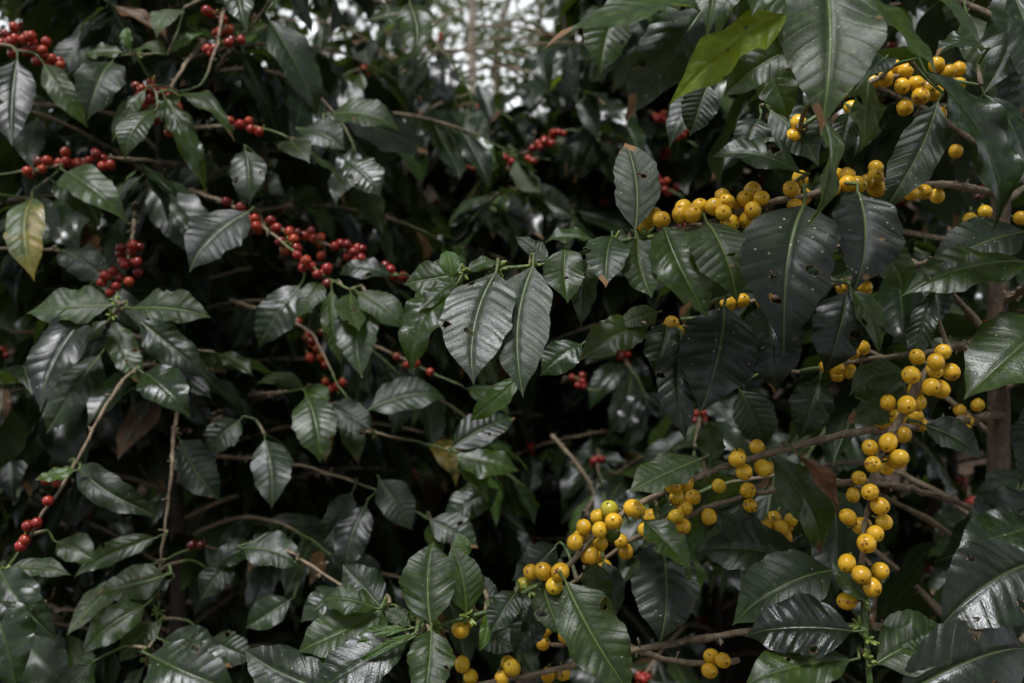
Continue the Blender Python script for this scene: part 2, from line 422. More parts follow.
LEAF_LABEL = {'f': 'bright fresh green young leaf', 'l': 'yellow-green leaf lit from behind', 'y': 'leaf turning yellow along its veins', 'b': 'withered curled brown leaf'}
class Bush:
    def __init__(s, label, base, group, seed):
        s.g = np.random.default_rng(seed)
        s.root = thing('coffee_bush', label, 'coffee bush', base, group); s.base = np.asarray(base, float)
        s.br = []       # (obj, curve)
        s.nleaf = 0; s.nch = 0
        s.pool = []; s.cpool = []     # foliage leaves, leftover cherries
    def nearest(s, p):
        best = None
        for o, c in s.br:
            d = np.linalg.norm(c - p, axis=1); i = int(d.argmin())
            if best is None or d[i] < best[0]: best = (d[i], o, c[i], c, i)
        return best
    def branch(s, pts, r0=.004, r1=.002, mat='twig', green=.8, step=.012, **k):
        c = smooth_curve(pts, step)
        o = branch_obj(c, r0, r1, s.root, M[mat], green, g=s.g, **k)
        s.br.append((o, c)); return o
    def leaf(s, bx, by, tx, ty, w, Y, t=32, nx=0.0, kind='d', holes=None, label=None, **k):
        g = s.g
        t = t + g.uniform(-4, 4); nx = nx + g.uniform(-.08, .08)
        n = nrm(V(nx, -math.cos(R(t)), math.sin(R(t))))
        B = at(bx, by, Y)
        d = at(tx, ty, Y) - B
        # tip slides along its own view ray until the blade lies in the plane with normal n
        ray = nrm(at(tx, ty, 1.0) - V(0, 0, CZ))
        den = ray @ n
        lam = -(d @ n) / den if abs(den) > .25 else 0
        l0 = np.linalg.norm(d); lam = float(np.clip(lam, -1.2 * l0, 1.2 * l0))
        Tp = B + d + ray * lam
        a = Tp - B; L = np.linalg.norm(a); a /= L
        n = nrm(n - a * (n @ a)); sd = np.cross(a, n)
        p2 = nrm(V(d[0], 0, d[2])); perp = V(-p2[2], 0, p2[0])
        fs = max(abs(sd @ perp), .45)
        W = w / F * Y / fs
        W = min(W, L * .62)
        if not holes and kind in 'dgso' and g.random() < .45:
            holes = [(g.choice([-1, 1]) * g.uniform(.55, 1.05), g.uniform(.25, .85), g.uniform(.05, .16)) for _ in range(g.integers(1, 4))]
        if holes: holes = [(h_[0], h_[1], h_[2] * 1.3) for h_ in holes]
        P, f, uv, dm = leaf_geo(L, W, g, *((32, 92) if holes else (20, 64)), holes=holes, **k)
        if kind == 'b': dm = dm * 0
        Rm = np.stack([sd, a, n], 1)
        P = P @ Rm.T
        me = make_mesh('leaf', P, f, M[kind], uv, {'rnd': np.full(len(P), g.random()), 'dmg': dm})
        dd, bo, cp, c, i = s.nearest(B)
        if .012 < dd < .16:     # a side shoot carries the leaf
            q = B - a * .09 * L
            mid = (q + cp) / 2 + V(0, .012, .006)
            bo = s.branch([cp, mid, q], .0022, .0013, green=.35, knob=False)
        o = link('leaf', me, bo, B, label or LEAF_LABEL.get(kind))
        s.nleaf += 1
        return o
    def cherry(s, c, r, key='cr', axis=None, label=None, joined=False):
        g = s.g
        dd, bo, cp, cu, i = s.nearest(c)
        ax = nrm(c - cp + g.normal(size=3) * .004) if axis is None else axis
        r = r * g.uniform(.90, 1.06)
        if joined or s.nch >= 100:
            s.cpool.append((c, axis_mat(ax, g) * r * V(1, 1, g.uniform(.93, 1.06)), key)); return
        o = link('cherry', CM[key], bo, c, label)
        o.rotation_euler = to_euler(axis_mat(ax, g)); o.scale = (r, r, r * g.uniform(.93, 1.06))
        s.nch += 1
    def tips(s, first, size=.085):
        """a terminal pair of young leaves wherever a drawn branch would end bare"""
        g = s.g
        for o, c in s.br[:first]:
            e = c[-1]; tn = nrm(c[-1] - c[-3])
            if any(ch.name.startswith('leaf') and np.linalg.norm(WORLD[ch.name] - e) < .03 for ch in o.children): continue
            sd0 = nrm(np.cross(tn, V(0, 0, 1)))
            for sg in (-1, 1):
                a = nrm(tn * .8 + sg * sd0 * g.uniform(.4, .8) + V(0, 0, -g.uniform(.1, .6))); nn = V(0, -.4, .8) + g.normal(0, .2, 3); nn = nrm(nn - a * (nn @ a))
                ls = size * g.uniform(.7, 1.15); B = e + a * .09 * ls
                q = link('leaf', templ_mesh(int(g.integers(0, 18)), 'g'), o, B)
                q.rotation_euler = to_euler(np.stack([np.cross(a, nn), a, nn], 1)); q.scale = (ls, ls, ls); s.nleaf += 1
    def finish(s, mat='d', detail=1):
        if s.pool:
            V_, F_, U_, A_, D_ = [], [], [], [], []; off = 0
            for (B, Rm, ti, rn) in s.pool:
                P, f, uv, dm = TEMPL[detail][ti]
                V_.append(P @ Rm.T + B); F_.append(f + off); U_.append(uv); A_.append(np.full(len(P), rn)); D_.append(dm); off += len(P)
            me = make_mesh('foliage', np.vstack(V_) - s.base, np.vstack(F_), M[mat], np.vstack(U_), {'rnd': np.concatenate(A_), 'dmg': np.concatenate(D_)})
            o = link('foliage', me, s.root, s.base); o['kind'] = 'stuff'
        if s.cpool:
            v0, f0, c0 = CGl
            V_, F_, C_, A_ = [], [], [], []; off = 0
            for (c, Rm, key) in s.cpool:
                V_.append(v0 @ Rm.T + c); F_.append(f0 + off); C_.append(c0); A_.append(np.full(len(v0), s.g.random())); off += len(v0)
            me = make_mesh('cherries', np.vstack(V_) - s.base, np.vstack(F_), M[s.cpool[0][2]], attrs={'cal': np.concatenate(C_), 'rnd': np.concatenate(A_), 'unit': np.tile(v0, (len(s.cpool), 1))})
            o = link('cherries', me, s.root, s.base); o['kind'] = 'stuff'

gt = np.random.default_rng(5)
def templ(nu, nv, n, chew):
    out = []
    for i in range(n):
        h = None
        if chew and i % 3 == 0: h = [(gt.uniform(-.7, .7), gt.uniform(.2, .8), gt.uniform(.07, .16)) for _ in range(gt.integers(1, 4))]
        out.append(leaf_geo(1.0, gt.uniform(.36, .47), gt, nu, nv, holes=h, bow=gt.uniform(-.02, .16), twist=gt.uniform(-.6, .6), wave=gt.uniform(.03, .09)))
    return out
TEMPL = {0: templ(4, 8, 10, False), 1: templ(8, 24, 18, False), 2: templ(14, 44, 18, True)}
TM = {}
def templ_mesh(i, kind):
    if (i, kind) not in TM:
        P, f, uv, dm = TEMPL[2][i]
        TM[(i, kind)] = make_mesh('leaf', P, f, M[kind], uv, {'rnd': np.full(len(P), gt.random()), 'dmg': dm})
    return TM[(i, kind)]

def grow(b, H, rad, nbr, keep, lsize=.136, berries=0.0, trunk_r=.018, nshow=100, lean=(0, 0), bare=.25, zmin=.12, detail=1, kinds='ddsgd', branch_parts=True, bkeep=None, top_taper=.45, tmat='trunk'):
    """a coffee bush around its trunk: whorled arching branches, paired drooping leaves"""
    g = b.g; base = b.base
    jt = .003 if tmat == 'bark' else .012
    tp = [base + V(0, 0, -.15)] + [base + V(lean[0] * q * H + g.normal(0, jt), lean[1] * q * H + g.normal(0, jt), q * H) for q in (.0, .2, .4, .6, .8, 1)]
    tc = smooth_curve(tp, .05)
    branch_obj(tc, trunk_r, trunk_r * .3, b.root, M[tmat], 1.1, knob=True, name='trunk', spacing=.11, stubs=False, g=g)
    leaves = []; az0 = g.uniform(0, 6.28)
    tz = tc[:, 2]
    for i in range(nbr):
        q = zmin + (1 - zmin) * (i + .5) / nbr
        z = base[2] + q * H
        k = int(np.abs(tz - z).argmin()); st = tc[k]
        az = az0 + i * 2.399 + g.uniform(-.3, .3)
        L = rad * (1 - top_taper * q ** 2.5) * g.uniform(.75, 1.15)
        el = g.uniform(.2, .75) + .4 * max(0, q - .7)
        dr = g.uniform(.9, 1.7)
        pts = [st]; p = st.copy(); n = 9
        for j in range(n):
            e = el - dr * (j / n) ** 1.3
            a2 = az + g.normal(0, .06)
            p = p + L / n * V(math.cos(a2) * math.cos(e), math.sin(a2) * math.cos(e), math.sin(e)); pts.append(p)
        c = smooth_curve(pts, .022)
        if bkeep is not None:
            ok = np.array([bkeep(x) for x in c])
            if not ok.all():
                m = int(np.argmin(ok))
                if m < max(6, .6 * len(c)): continue
                c = c[:m]
        bo = None
        if branch_parts:
            bo = branch_obj(c, .0038, .0014, b.root, M['twig'], .8, g=g, stubs=detail > 0); b.br.append((bo, c))
        s = np.concatenate([[0], np.cumsum(np.linalg.norm(np.diff(c, axis=0), axis=1))])
        d = s[-1] * bare; par = 0
        while d < s[-1]:
            i0 = min(int(np.searchsorted(s, d)), len(c) - 2)
            tn = nrm(c[i0 + 1] - c[max(i0 - 1, 0)])
            sd = nrm(np.cross(tn, V(0, 0, 1)) + V(0, 0, g.uniform(-.5, .5)))
            for sg in (-1, 1):
                if g.random() < .12: continue
                a = nrm(tn * g.uniform(.3, .8) + sg * sd * g.uniform(.6, 1) + V(0, 0, -1) * g.uniform(.15, 1.8))
                nn = V(0, 0, 1) * g.uniform(.6, 1) + tn * g.uniform(.1, .7) + g.normal(0, .28, 3)
                nn = nrm(nn - a * (nn @ a))
                ls = lsize * g.uniform(.6, 1.2) * (1 if d < s[-1] * .85 else .72)
                B = c[i0] + a * .1 * ls
                if keep(B, B + a * ls): leaves.append((B, a, nn, ls, bo))
            if berries and d < s[-1] * .9 and g.random() < berries:
                for _ in range(g.integers(4, 11)):
                    dv = nrm(np.cross(tn, g.normal(size=3)) + V(0, -.2, .1))
                    cc = c[i0] + dv * g.uniform(.009, .013) + tn * g.uniform(-.01, .01)
                    if keep(cc, cc): b.cherry(cc, .0070, 'cr', dv, joined=False)
            d += g.uniform(.026, .042)
    # nearest leaves inside the picture become parts of their branch
    def size(l):
        x, y = proj(l[0] + l[1] * l[3] * .5)
        if not (-20 < x < 1044 and -20 < y < 703) or l[0][1] < .3: return 0
        return l[3] / l[0][1]
    leaves.sort(key=size, reverse=True)
    left = max(0, nshow - b.nleaf)
    for i, (B, a, nn, ls, bo) in enumerate(leaves):
        sd = np.cross(a, nn)
        Rm = np.stack([sd, a, nn], 1)
        if i < left and bo is not None and size((B, a, nn, ls, bo)) > 0:
            ti = int(g.integers(0, len(TEMPL[2])))
            o = link('leaf', templ_mesh(ti, kinds[int(g.integers(0, len(kinds)))]), bo, B)
            o.rotation_euler = to_euler(Rm); o.scale = (ls, ls, ls); b.nleaf += 1
        else:
            b.pool.append((B, Rm * ls, int(g.integers(0, len(TEMPL[detail]))), g.random()))

# ------------------------------------------------------------------ ground
def terrain():
    xs = np.concatenate([np.linspace(-260, -14, 14), np.linspace(-12, 12, 97), np.linspace(14, 260, 14)])
    ys = np.concatenate([np.linspace(-260, -6, 14), np.linspace(-5, 16, 106), np.linspace(18, 600, 40)])
    X, Y = np.meshgrid(xs, ys)
    Z = ground_z(X, Y)
    P = np.stack([X, Y, Z], -1).reshape(-1, 3)
    idx = np.arange(P.shape[0]).reshape(len(ys), len(xs))
    f = np.stack([idx[:-1, :-1], idx[:-1, 1:], idx[1:, 1:], idx[1:, :-1]], -1).reshape(-1, 4)
    o = link('ground', make_mesh('ground', P, f, M['soil'])); o['kind'] = 'structure'
terrain()
def litter(n=2600):
    g = np.random.default_rng(77); V_, F_, U_, A_, D_ = [], [], [], [], []; off = 0
    for i in range(n):
        x = g.uniform(-3.2, 3.2); y = g.uniform(1.5, 8.5)
        p = V(x, y, float(ground_z(x, y)) + g.uniform(.008, .03))
        nn = nrm(V(g.normal(0, .35), -.45 + g.normal(0, .35), 1)); a = nrm(np.cross(nn, g.normal(size=3))); sd = np.cross(a, nn)
        P, f, uv, dm = TEMPL[0][int(g.integers(0, 10))]
        V_.append(P @ (np.stack([sd, a, nn], 1) * g.uniform(.06, .12)).T + p); F_.append(f + off); A_.append(np.full(len(P), g.random())); off += len(P)
    o = link('leaf_litter', make_mesh('leaf_litter', np.vstack(V_), np.vstack(F_), M['litter'], attrs={'rnd': np.concatenate(A_)})); o['kind'] = 'stuff'
    o['label'] = 'dry brown fallen leaves strewn over the sloping soil'; o['category'] = 'leaf litter'
litter()

# ------------------------------------------------------------------ YELLOW BUSH (right)
YB = Bush('large coffee bush with yellow cherries filling the right side', V(at(997, 350, 1.15)[0], 1.15, float(ground_z(.56, 1.15))), None, 21)
def pts(*a): return [at(*q) for q in a]
# trunk is made by grow(); fruiting branches drawn from the photo:
YB.branch(pts((1000, 196, 1.14), (960, 186, 1.02), (900, 184, .92), (835, 190, .87), (780, 201, .855), (735, 214, .85), (690, 228, .85), (645, 236, .85), (600, 246, .845), (560, 261, .84), (515, 267, .83), (462, 272, .82)), .0042, .0014, green=.72)
YB.branch(pts((1000, 415, 1.14), (940, 424, 1.0), (880, 430, .9), (830, 438, .87), (780, 450, .86), (720, 468, .85), (665, 492, .845), (625, 512, .84), (590, 542, .835), (562, 571, .83), (530, 590, .83), (486, 611, .83), (450, 623, .83), (408, 637, .82)), .0044, .0016, green=.80)
YB.branch(pts((1005, 520, 1.14), (950, 500, 1.05), (900, 487, .98), (850, 482, .95), (790, 488, .94), (730, 500, .93), (680, 520, .92), (640, 535, .91), (600, 562, .90), (565, 588, .9), (520, 605, .9)), .0036, .0016, green=.9)
YB.branch(pts((1003, 386, 1.14), (985, 372, 1.02), (960, 345, .9), (938, 358, .84), (918, 385, .82), (900, 420, .815), (880, 455, .81), (868, 510, .805), (862, 560, .80), (864, 600, .80), (867, 640, .795), (870, 700, .79)), .0044, .0022, green=.84)
YB.branch(pts((1003, 640, 1.14), (930, 628, 1.02), (840, 627, .93), (740, 633, .88), (690, 640, .87), (640, 649, .86), (590, 660, .86), (545, 672, .86), (490, 682, .86), (450, 690, .86)), .0042, .0022, green=.95)
YB.branch(pts((740, 660, .96), (700, 664, .95), (650, 655, .94), (610, 640, .93), (560, 645, .93), (530, 640, .93)), .003, .002, green=.95)
YB.branch(pts((1008, 130, 1.14), (980, 95, 1.0), (930, 82, .92), (880, 78, .88), (840, 100, .88), (800, 128, .88)), .0038, .002, green=.9)
YB.branch(pts((1008, 330, 1.14), (950, 348, 1.04), (900, 355, 1.0), (840, 365, .98), (800, 372, .97)), .0034, .002, green=.9)
YB.branch(pts((1008, 250, 1.14), (930, 262, 1.0), (860, 278, .94), (800, 292, .92), (740, 305, .92), (680, 330, .91), (655, 335, .91)), .0036, .0018, green=.85)
YB.branch(pts((1010, 20, 1.14), (960, -30, .9), (880, -40, .74), (800, -32, .70), (720, -25, .68), (690, -10, .68)), .0042, .002, green=.8)
YB.branch(pts((1008, 560, 1.14), (1040, 540, .95), (1060, 545, .85)), .004, .003, green=2)
YB.branch(pts((1008, 300, 1.14), (1050, 270, .9), (1060, 262, .8)), .004, .003, green=2)
YB.branch(pts((1008, 610, 1.14), (1030, 600, 1.0), (1060, 606, .95)), .004, .003, green=2)

Yc = [  # px, py of each yellow cherry, by branch depth
 (646,225),(654,216),(661,220),(685,207),(680,215),(692,215),(700,207),(714,207),(724,196),(727,202),(721,214),(736,211),(730,223),(753,190),(747,198),(760,199),(751,211),(749,219),
 (800,179),(791,189),(803,197),(795,207),(829,179),(840,174),(847,176),(831,189),(845,185),(856,185),(866,182),(875,177),(876,168),(878,188),(898,191),(911,193),(924,192),(915,177),(937,196),
 (917,357),(943,352),(937,371),(933,362),(951,372),(911,375),(917,390),(931,387),(940,389),(888,403),(907,405),(916,402),(883,421),(898,417),(915,417),(921,425),(903,435),(871,448),(889,443),(895,456),
 (859,478),(870,492),(853,495),(872,464),(897,460),(890,468),(880,506),(848,517),(862,526),(884,522),(876,534),(866,543),(848,564),(860,574),(880,571),(871,587),(847,601),
 (737,459),(763,468),(744,472),(719,486),(672,485),(686,484),(677,498),(693,497),(632,507),(638,512),(651,518),(644,528),(651,533),
 (613,520),(598,517),(584,527),(600,530),(581,537),(575,542),(600,543),(621,541),(589,553),(531,572),(544,573),(560,571),(554,585),(757,447)]
Yspecial = {(610,510):'cu', (612,534):'cg', (524,585):'cu', (544,573):'cb', (560,571):'cb', (589,553):'cb', (860,574):'cb'}
Ydim = [(894,67,.9),(905,71,.89),(885,79,.89),(873,82,.9),(902,86,.87),(918,83,.87),(919,97,.87),(928,88,.88),(935,93,.89),(905,108,.9),(943,63,.9),(951,68,.9),(960,69,.92),(959,83,.92),(852,108,.88),(800,123,.88),(796,133,.88),(940,115,.95),(956,151,1.0),
 (970,220,1.03),(985,212,1.05),(1021,218,1.0),(1020,33,1.0),(841,357,.97),(851,353,.97),(863,348,.98),(827,366,.97),(837,368,.96),(844,375,.97),(851,373,.97),(843,288,.95),(865,288,.95),(803,285,.93),(968,421,1.06),(978,405,1.06),(961,411,1.06),(965,430,1.05),(948,251,1.0),
 (789,519,.94),(778,522,.94),(780,527,.93),(789,527,.94),(784,536,.94),(770,528,.94),(768,468,.9),(686,509,.91),(675,515,.91),(683,526,.91),(673,522,.92),(709,517,.92),(626,552,.9),(599,559,.89),(604,567,.89),(749,492,.92),(751,505,.92),(764,528,.93),
 (545,636,.92),(544,644,.92),(566,636,.92),(561,677,.87),(551,678,.87),(512,666,.86),(713,659,.94),(722,659,.94),(709,670,.94),(466,622,.85),(461,629,.84),(463,669,.86),(469,678,.86),(502,678,.86),(508,667,.86),(670,324,.9),(662,333,.9),(677,332,.9),(667,330,.91),(742,301,.91),(732,303,.91),(764,295,.9),(764,303,.91),(739,456,.88)]
def yellow_spot(px, py, Y=None):
    if Y is None:
        best = None
        for o, c in YB.br[:4]:
            q = np.array([proj(p) for p in c]); d = np.hypot(q[:, 0] - px, q[:, 1] - py); i = int(d.argmin())
            if best is None or d[i] < best[0]: best = (d[i], c[i])
        d, p = best; dm = d / F * p[1]
        Y = p[1] - (math.sqrt(max(0, .0138**2 - dm**2)) * (1 if YB.g.random() < .8 else -1) if dm < .0138 else YB.g.uniform(-.006, .004))
    return at(px, py, Y)
spots = [(yellow_spot(*p), k) for p, k in Yspecial.items()] + [(yellow_spot(*p), 'cy') for p in Yc if p not in Yspecial] + [(yellow_spot(*p), 'cy') for p in Ydim]
YP = np.array([c for c, k in spots]); XZ0 = YP.copy()
for it in range(60):        # let the cherries press against one another instead of merging
    D = YP[:, None] - YP[None]; L_ = np.linalg.norm(D, axis=2) + np.eye(len(YP))
    ov = np.where(L_ < .0148, (.0148 - L_) * .5, 0) * (1 - np.eye(len(YP)))
    D[:, :, 1] += np.sign(D[:, :, 1] + 1e-5) * .002
    D /= np.linalg.norm(D, axis=2)[:, :, None] + 1e-9
    YP = YP + (D * ov[:, :, None]).sum(1) * V(.45, 1.0, .45)
    YP[:, 0] += .15 * (XZ0[:, 0] - YP[:, 0]); YP[:, 2] += .15 * (XZ0[:, 2] - YP[:, 2])
for c, (_, key) in zip(YP, spots):
    dd, bo, cp, cu, i = YB.nearest(c)
    ax = nrm(nrm(c - cp) + V(0, -.55, -.05) + YB.g.normal(size=3) * .3)
    YB.cherry(c, .0073, key, ax, label={'cg': 'unripe green cherry', 'cu': 'half-ripe greenish yellow cherry', 'cb': 'yellow cherry with dark brown scald'}.get(key))

# hero leaves: base px, tip px, apparent width px, depth, tilt, sideways normal, tone
HY = [
 # overhanging top leaves, nearest the lens
 dict(a=(822,-38,823,122,86,.70,24,-.1,'g'), k=dict(fold=.15, wave=.05)), dict(a=(716,-8,542,37,36,.70,55,.0,'o')), dict(a=(706,4,625,118,58,.72,27,-.2,'d'), k=dict(fold=.25, holes=[(.75,.66,.22)])),
 dict(a=(788,14,668,106,40,.69,30,-.2,'l'), k=dict(holes=[(-.1,.55,.05),(.3,.35,.05)])), dict(a=(722,-45,708,30,50,.69,42,0,'g')), dict(a=(768,-40,752,14,40,.70,50,.2,'o')),
 dict(a=(836,-22,942,72,62,.70,58,.15,'o'), k=dict(fold=.1)), dict(a=(893,-16,983,46,32,.72,55,.2,'o')), dict(a=(926,72,1003,228,50,.82,16,.3,'d'), k=dict(fold=.35, bow=.1)),
 dict(a=(985,95,1030,205,46,.85,18,.3,'d')), dict(a=(818,108,810,230,20,.80,10,.75,'g'), k=dict(fold=.4)), dict(a=(868,80,864,150,36,.86,20,.4,'g'), k=dict(holes=[(.5,.4,.15)])), dict(a=(938,102,884,208,40,.84,12,-.3,'d')),
 dict(a=(800,172,710,156,36,.83,45,.0,'d'), k=dict(holes=[(.5,.35,.2)])), dict(a=(618,12,601,74,44,.78,12,.1,'g')), dict(a=(795,48,722,97,42,.79,10,-.2,'g')), dict(a=(708,84,690,136,34,.84,8,0,'d')),
 dict(a=(985,48,935,55,46,.84,50,0,'d')), dict(a=(885,58,855,90,26,.86,45,0,'d')), dict(a=(1010,-10,1022,130,50,.88,15,.1,'d')), dict(a=(985,120,948,60,40,.95,30,0,'d')), dict(a=(770,110,820,165,46,.9,12,.0,'d')), dict(a=(760,118,745,160,34,.9,30,.0,'d')),
 dict(a=(850,112,838,158,26,.87,15,0,'d')), dict(a=(650,-12,610,20,40,.76,20,0,'g')),dict(a=(760,60,790,120,50,.86,8,0,'g')),dict(a=(840,-30,880,20,50,.82,15,0,'d')),
 dict(a=(1022,-30,985,92,52,.93,24,.1,'d')), dict(a=(968,14,1004,112,44,.96,20,.0,'g')), dict(a=(1030,60,1000,180,54,.94,16,.0,'d')), dict(a=(1028,470,985,560,56,.97,24,-.1,'d')), dict(a=(985,560,1020,640,50,.96,26,0,'d')), dict(a=(735,-30,690,60,46,.78,18,0,'o')), dict(a=(640,-40,665,46,44,.80,20,0,'g')), dict(a=(780,-20,815,70,46,.80,18,.1,'o')),
 # upper fruiting branch
 dict(a=(635,230,624,139,45,.84,29,-.18,'p'), k=dict(bow=.03, fold=.12, twist=.05, wave=.015, holes=[(.35,.52,.09),(.2,.55,.06)])),
 dict(a=(664,226,709,318,52,.835,30,-.05,'g'), k=dict(holes=[(.4,.86,.09)])), dict(a=(707,222,738,301,60,.83,34,.05,'g'), k=dict(holes=[(-.2,.55,.07)])), dict(a=(638,238,652,298,50,.835,28,.05,'g')), dict(a=(612,236,606,287,42,.84,44,0,'d'), k=dict(holes=[(.85,.5,.13),(.8,.75,.12)])),
 dict(a=(594,240,545,239,20,.84,60,0,'g')), dict(a=(566,248,568,302,40,.835,36,0,'g'), k=dict(holes=[(-.1,.6,.05)])), dict(a=(590,256,582,327,28,.87,12,.3,'d')),
 dict(a=(533,266,523,392,60,.805,34,-.10,'p'), k=dict(bow=.03, wave=.02, twist=.08, fold=.08, ripple=.009, holes=[(.42,.34,.10),(.26,.43,.10)])), dict(a=(496,272,473,381,66,.80,34,-.10,'p'), k=dict(bow=.03, wave=.025, twist=.08, fold=.08, ripple=.009, holes=[(.12,.6,.09),(.5,.15,.06),(.85,.55,.12)])),
 dict(a=(458,282,409,373,38,.81,32,-.3,'g')), dict(a=(470,272,403,283,38,.83,30,-.1,'g')), dict(a=(452,278,446,250,23,.815,20,0,'f')), dict(a=(455,279,418,312,22,.815,50,-.2,'g')), dict(a=(468,271,500,262,16,.82,50,0,'g')),
 dict(a=(520,376,468,421,22,.86,20,-.2,'f')), dict(a=(618,246,640,232,14,.85,50,0,'g')), dict(a=(548,262,515,236,18,.86,40,0,'d')),
 # big dark leaves in the middle of the bush
 dict(a=(804,205,785,352,84,.825,26,-.1,'s'), k=dict(ripple=.014, holes=[(-.55,.55,.09),(.2,.75,.08),(.3,.62,.05)])), dict(a=(858,192,857,287,64,.83,30,.1,'s'), k=dict(ripple=.013, holes=[(.8,.8,.12)])), dict(a=(848,292,826,374,52,.88,14,-.1,'s')), dict(a=(852,290,879,356,32,.87,14,.5,'g')),
 dict(a=(868,235,906,292,62,.93,8,.1,'g')), dict(a=(724,306,700,412,72,.86,30,0,'s'), k=dict(ripple=.016)), dict(a=(682,340,686,442,40,.865,26,0,'s'), k=dict(ripple=.015)), dict(a=(768,303,776,392,60,.87,22,0,'s')), dict(a=(668,322,655,376,36,.89,20,0,'d')),
 dict(a=(648,326,578,360,36,.9,30,0,'g')), dict(a=(658,312,618,326,22,.9,30,0,'g')), dict(a=(582,344,540,376,36,.95,25,0,'d')), dict(a=(710,462,712,420,28,.85,24,.1,'g'), k=dict(bow=.02, fold=.1)),
 dict(a=(1026,262,903,292,38,.88,48,.0,'o'), k=dict(holes=[(.35,.42,.16),(.3,.62,.15),(.1,.8,.1)], twist=.5)), dict(a=(1025,232,928,272,46,.93,28,0,'d')), dict(a=(932,292,912,366,24,.86,15,-.3,'d')), dict(a=(1048,322,964,398,62,.86,46,-.2,'o')), dict(a=(1066,405,1020,490,56,.88,30,-.1,'d')),
 dict(a=(908,372,850,392,26,.85,50,0,'g')), dict(a=(905,384,846,424,48,.86,20,0,'g'), k=dict(holes=[(.5,.8,.2)])), dict(a=(925,425,982,457,42,.87,35,0,'d')), dict(a=(740,390,765,450,60,.96,10,0,'d')), dict(a=(820,380,800,440,60,.98,12,0,'d')),
 # lower fruiting branches
 dict(a=(566,582,634,698,58,.80,26,.1,'g'), k=dict(bow=.05)), dict(a=(660,538,661,642,66,.86,32,0,'s'), k=dict(ripple=.016)), dict(a=(644,520,692,570,30,.82,40,.2,'g'), k=dict(twist=.5)), dict(a=(683,556,693,600,26,.85,10,.2,'f')), dict(a=(702,458,628,492,28,.835,52,0,'o')),
 dict(a=(805,564,692,551,46,.87,38,0,'d')), dict(a=(832,570,732,624,54,.83,34,-.2,'d')), dict(a=(853,631,744,634,48,.79,42,-.25,'s'), k=dict(ripple=.016, bow=.1)), dict(a=(850,660,744,684,40,.79,44,0,'o'), k=dict(holes=[(.3,.55,.05)])), dict(a=(880,630,946,628,40,.81,40,.1,'o')),
 dict(a=(876,664,962,642,44,.79,45,.1,'g')), dict(a=(896,700,1034,648,76,.78,28,.1,'s')), dict(a=(1040,560,940,628,86,.82,26,-.1,'s')), dict(a=(1045,524,958,548,44,.86,44,0,'d')), dict(a=(1040,496,936,562,62,.93,10,0,'d')),
 dict(a=(798,456,838,521,18,.84,20,.3,'b'), k=dict(fold=1.1, twist=1.4, wave=.12, bow=.14)), dict(a=(772,458,823,556,44,.86,8,.2,'g')), dict(a=(865,601,831,560,22,.785,28,0,'g')), dict(a=(543,586,563,636,34,.825,30,0,'g'), k=dict(holes=[(.6,.5,.15)])), dict(a=(526,592,500,628,42,.83,42,0,'d')),
 dict(a=(590,560,602,612,28,.86,14,0,'g')), dict(a=(604,562,616,618,26,.88,36,0,'d')), dict(a=(556,545,512,580,44,.93,20,0,'d')), dict(a=(540,600,514,658,34,.87,30,0,'d'), k=dict(holes=[(.2,.5,.2)])), dict(a=(716,510,768,548,38,.93,28,0,'d'), k=dict(holes=[(-.4,.6,.2)])),
 # whorl at the tip, bottom centre
 dict(a=(431,624,433,540,62,.81,30,-.05,'g'), k=dict(ripple=.017, bow=.03)), dict(a=(466,613,451,545,36,.83,26,.2,'g'), k=dict(twist=.5)), dict(a=(431,630,424,702,62,.80,38,0,'g')), dict(a=(408,640,308,698,42,.80,36,-.1,'d')), dict(a=(382,608,295,651,44,.84,40,-.1,'g')),
 dict(a=(380,606,342,564,46,.86,34,-.1,'d')), dict(a=(376,608,320,601,22,.83,50,0,'g')), dict(a=(412,634,357,663,8,.79,30,0,'f')), dict(a=(408,629,344,646,10,.80,36,0,'f')), dict(a=(344,694,243,648,42,.79,44,0,'d')),
 dict(a=(410,626,384,611,26,.82,40,0,'g')), dict(a=(490,606,474,574,28,.84,40,0,'d')), dict(a=(488,612,480,652,13,.81,20,.2,'f')), dict(a=(516,592,490,634,36,.82,40,0,'d')), dict(a=(464,560,459,532,18,.86,20,0,'f')), dict(a=(470,625,520,650,30,.87,40,0,'d')),
]
for e in HY: YB.leaf(*e['a'], **e.get('k', {}))

def buds(b, px, py, Y, n=9, s=1.0, label=None):
    g = b.g; c = at(px, py, Y); dd, bo, cp, cu, i = b.nearest(c)
    V_, F_, off = [], [], 0
    for _ in range(n):
        d = nrm(g.normal(size=3) + V(0, -.4, .1)); L = g.uniform(.005, .010) * s
        p0 = cp + d * .001
        v, f, _g = tube_geo([p0, p0 + d * L * .4, p0 + d * L * .8, p0 + d * L], [.0009 * s, .0015 * s, .0014 * s, .0006 * s], 6)
        V_.append(v); F_.append(f + off); off += len(v)
    link('bud_cluster', make_mesh('bud_cluster', np.vstack(V_) - cp, np.vstack(F_), M['bud']), bo, cp)
for a in ((862,602,.8),(866,628,.795),(868,650,.79),(869,662,.79),(530,266,.83),(497,270,.82),(643,236,.85),(612,240,.85),(431,627,.83),(467,616,.83),(524,588,.83),(462,272,.82)): buds(YB, *a)

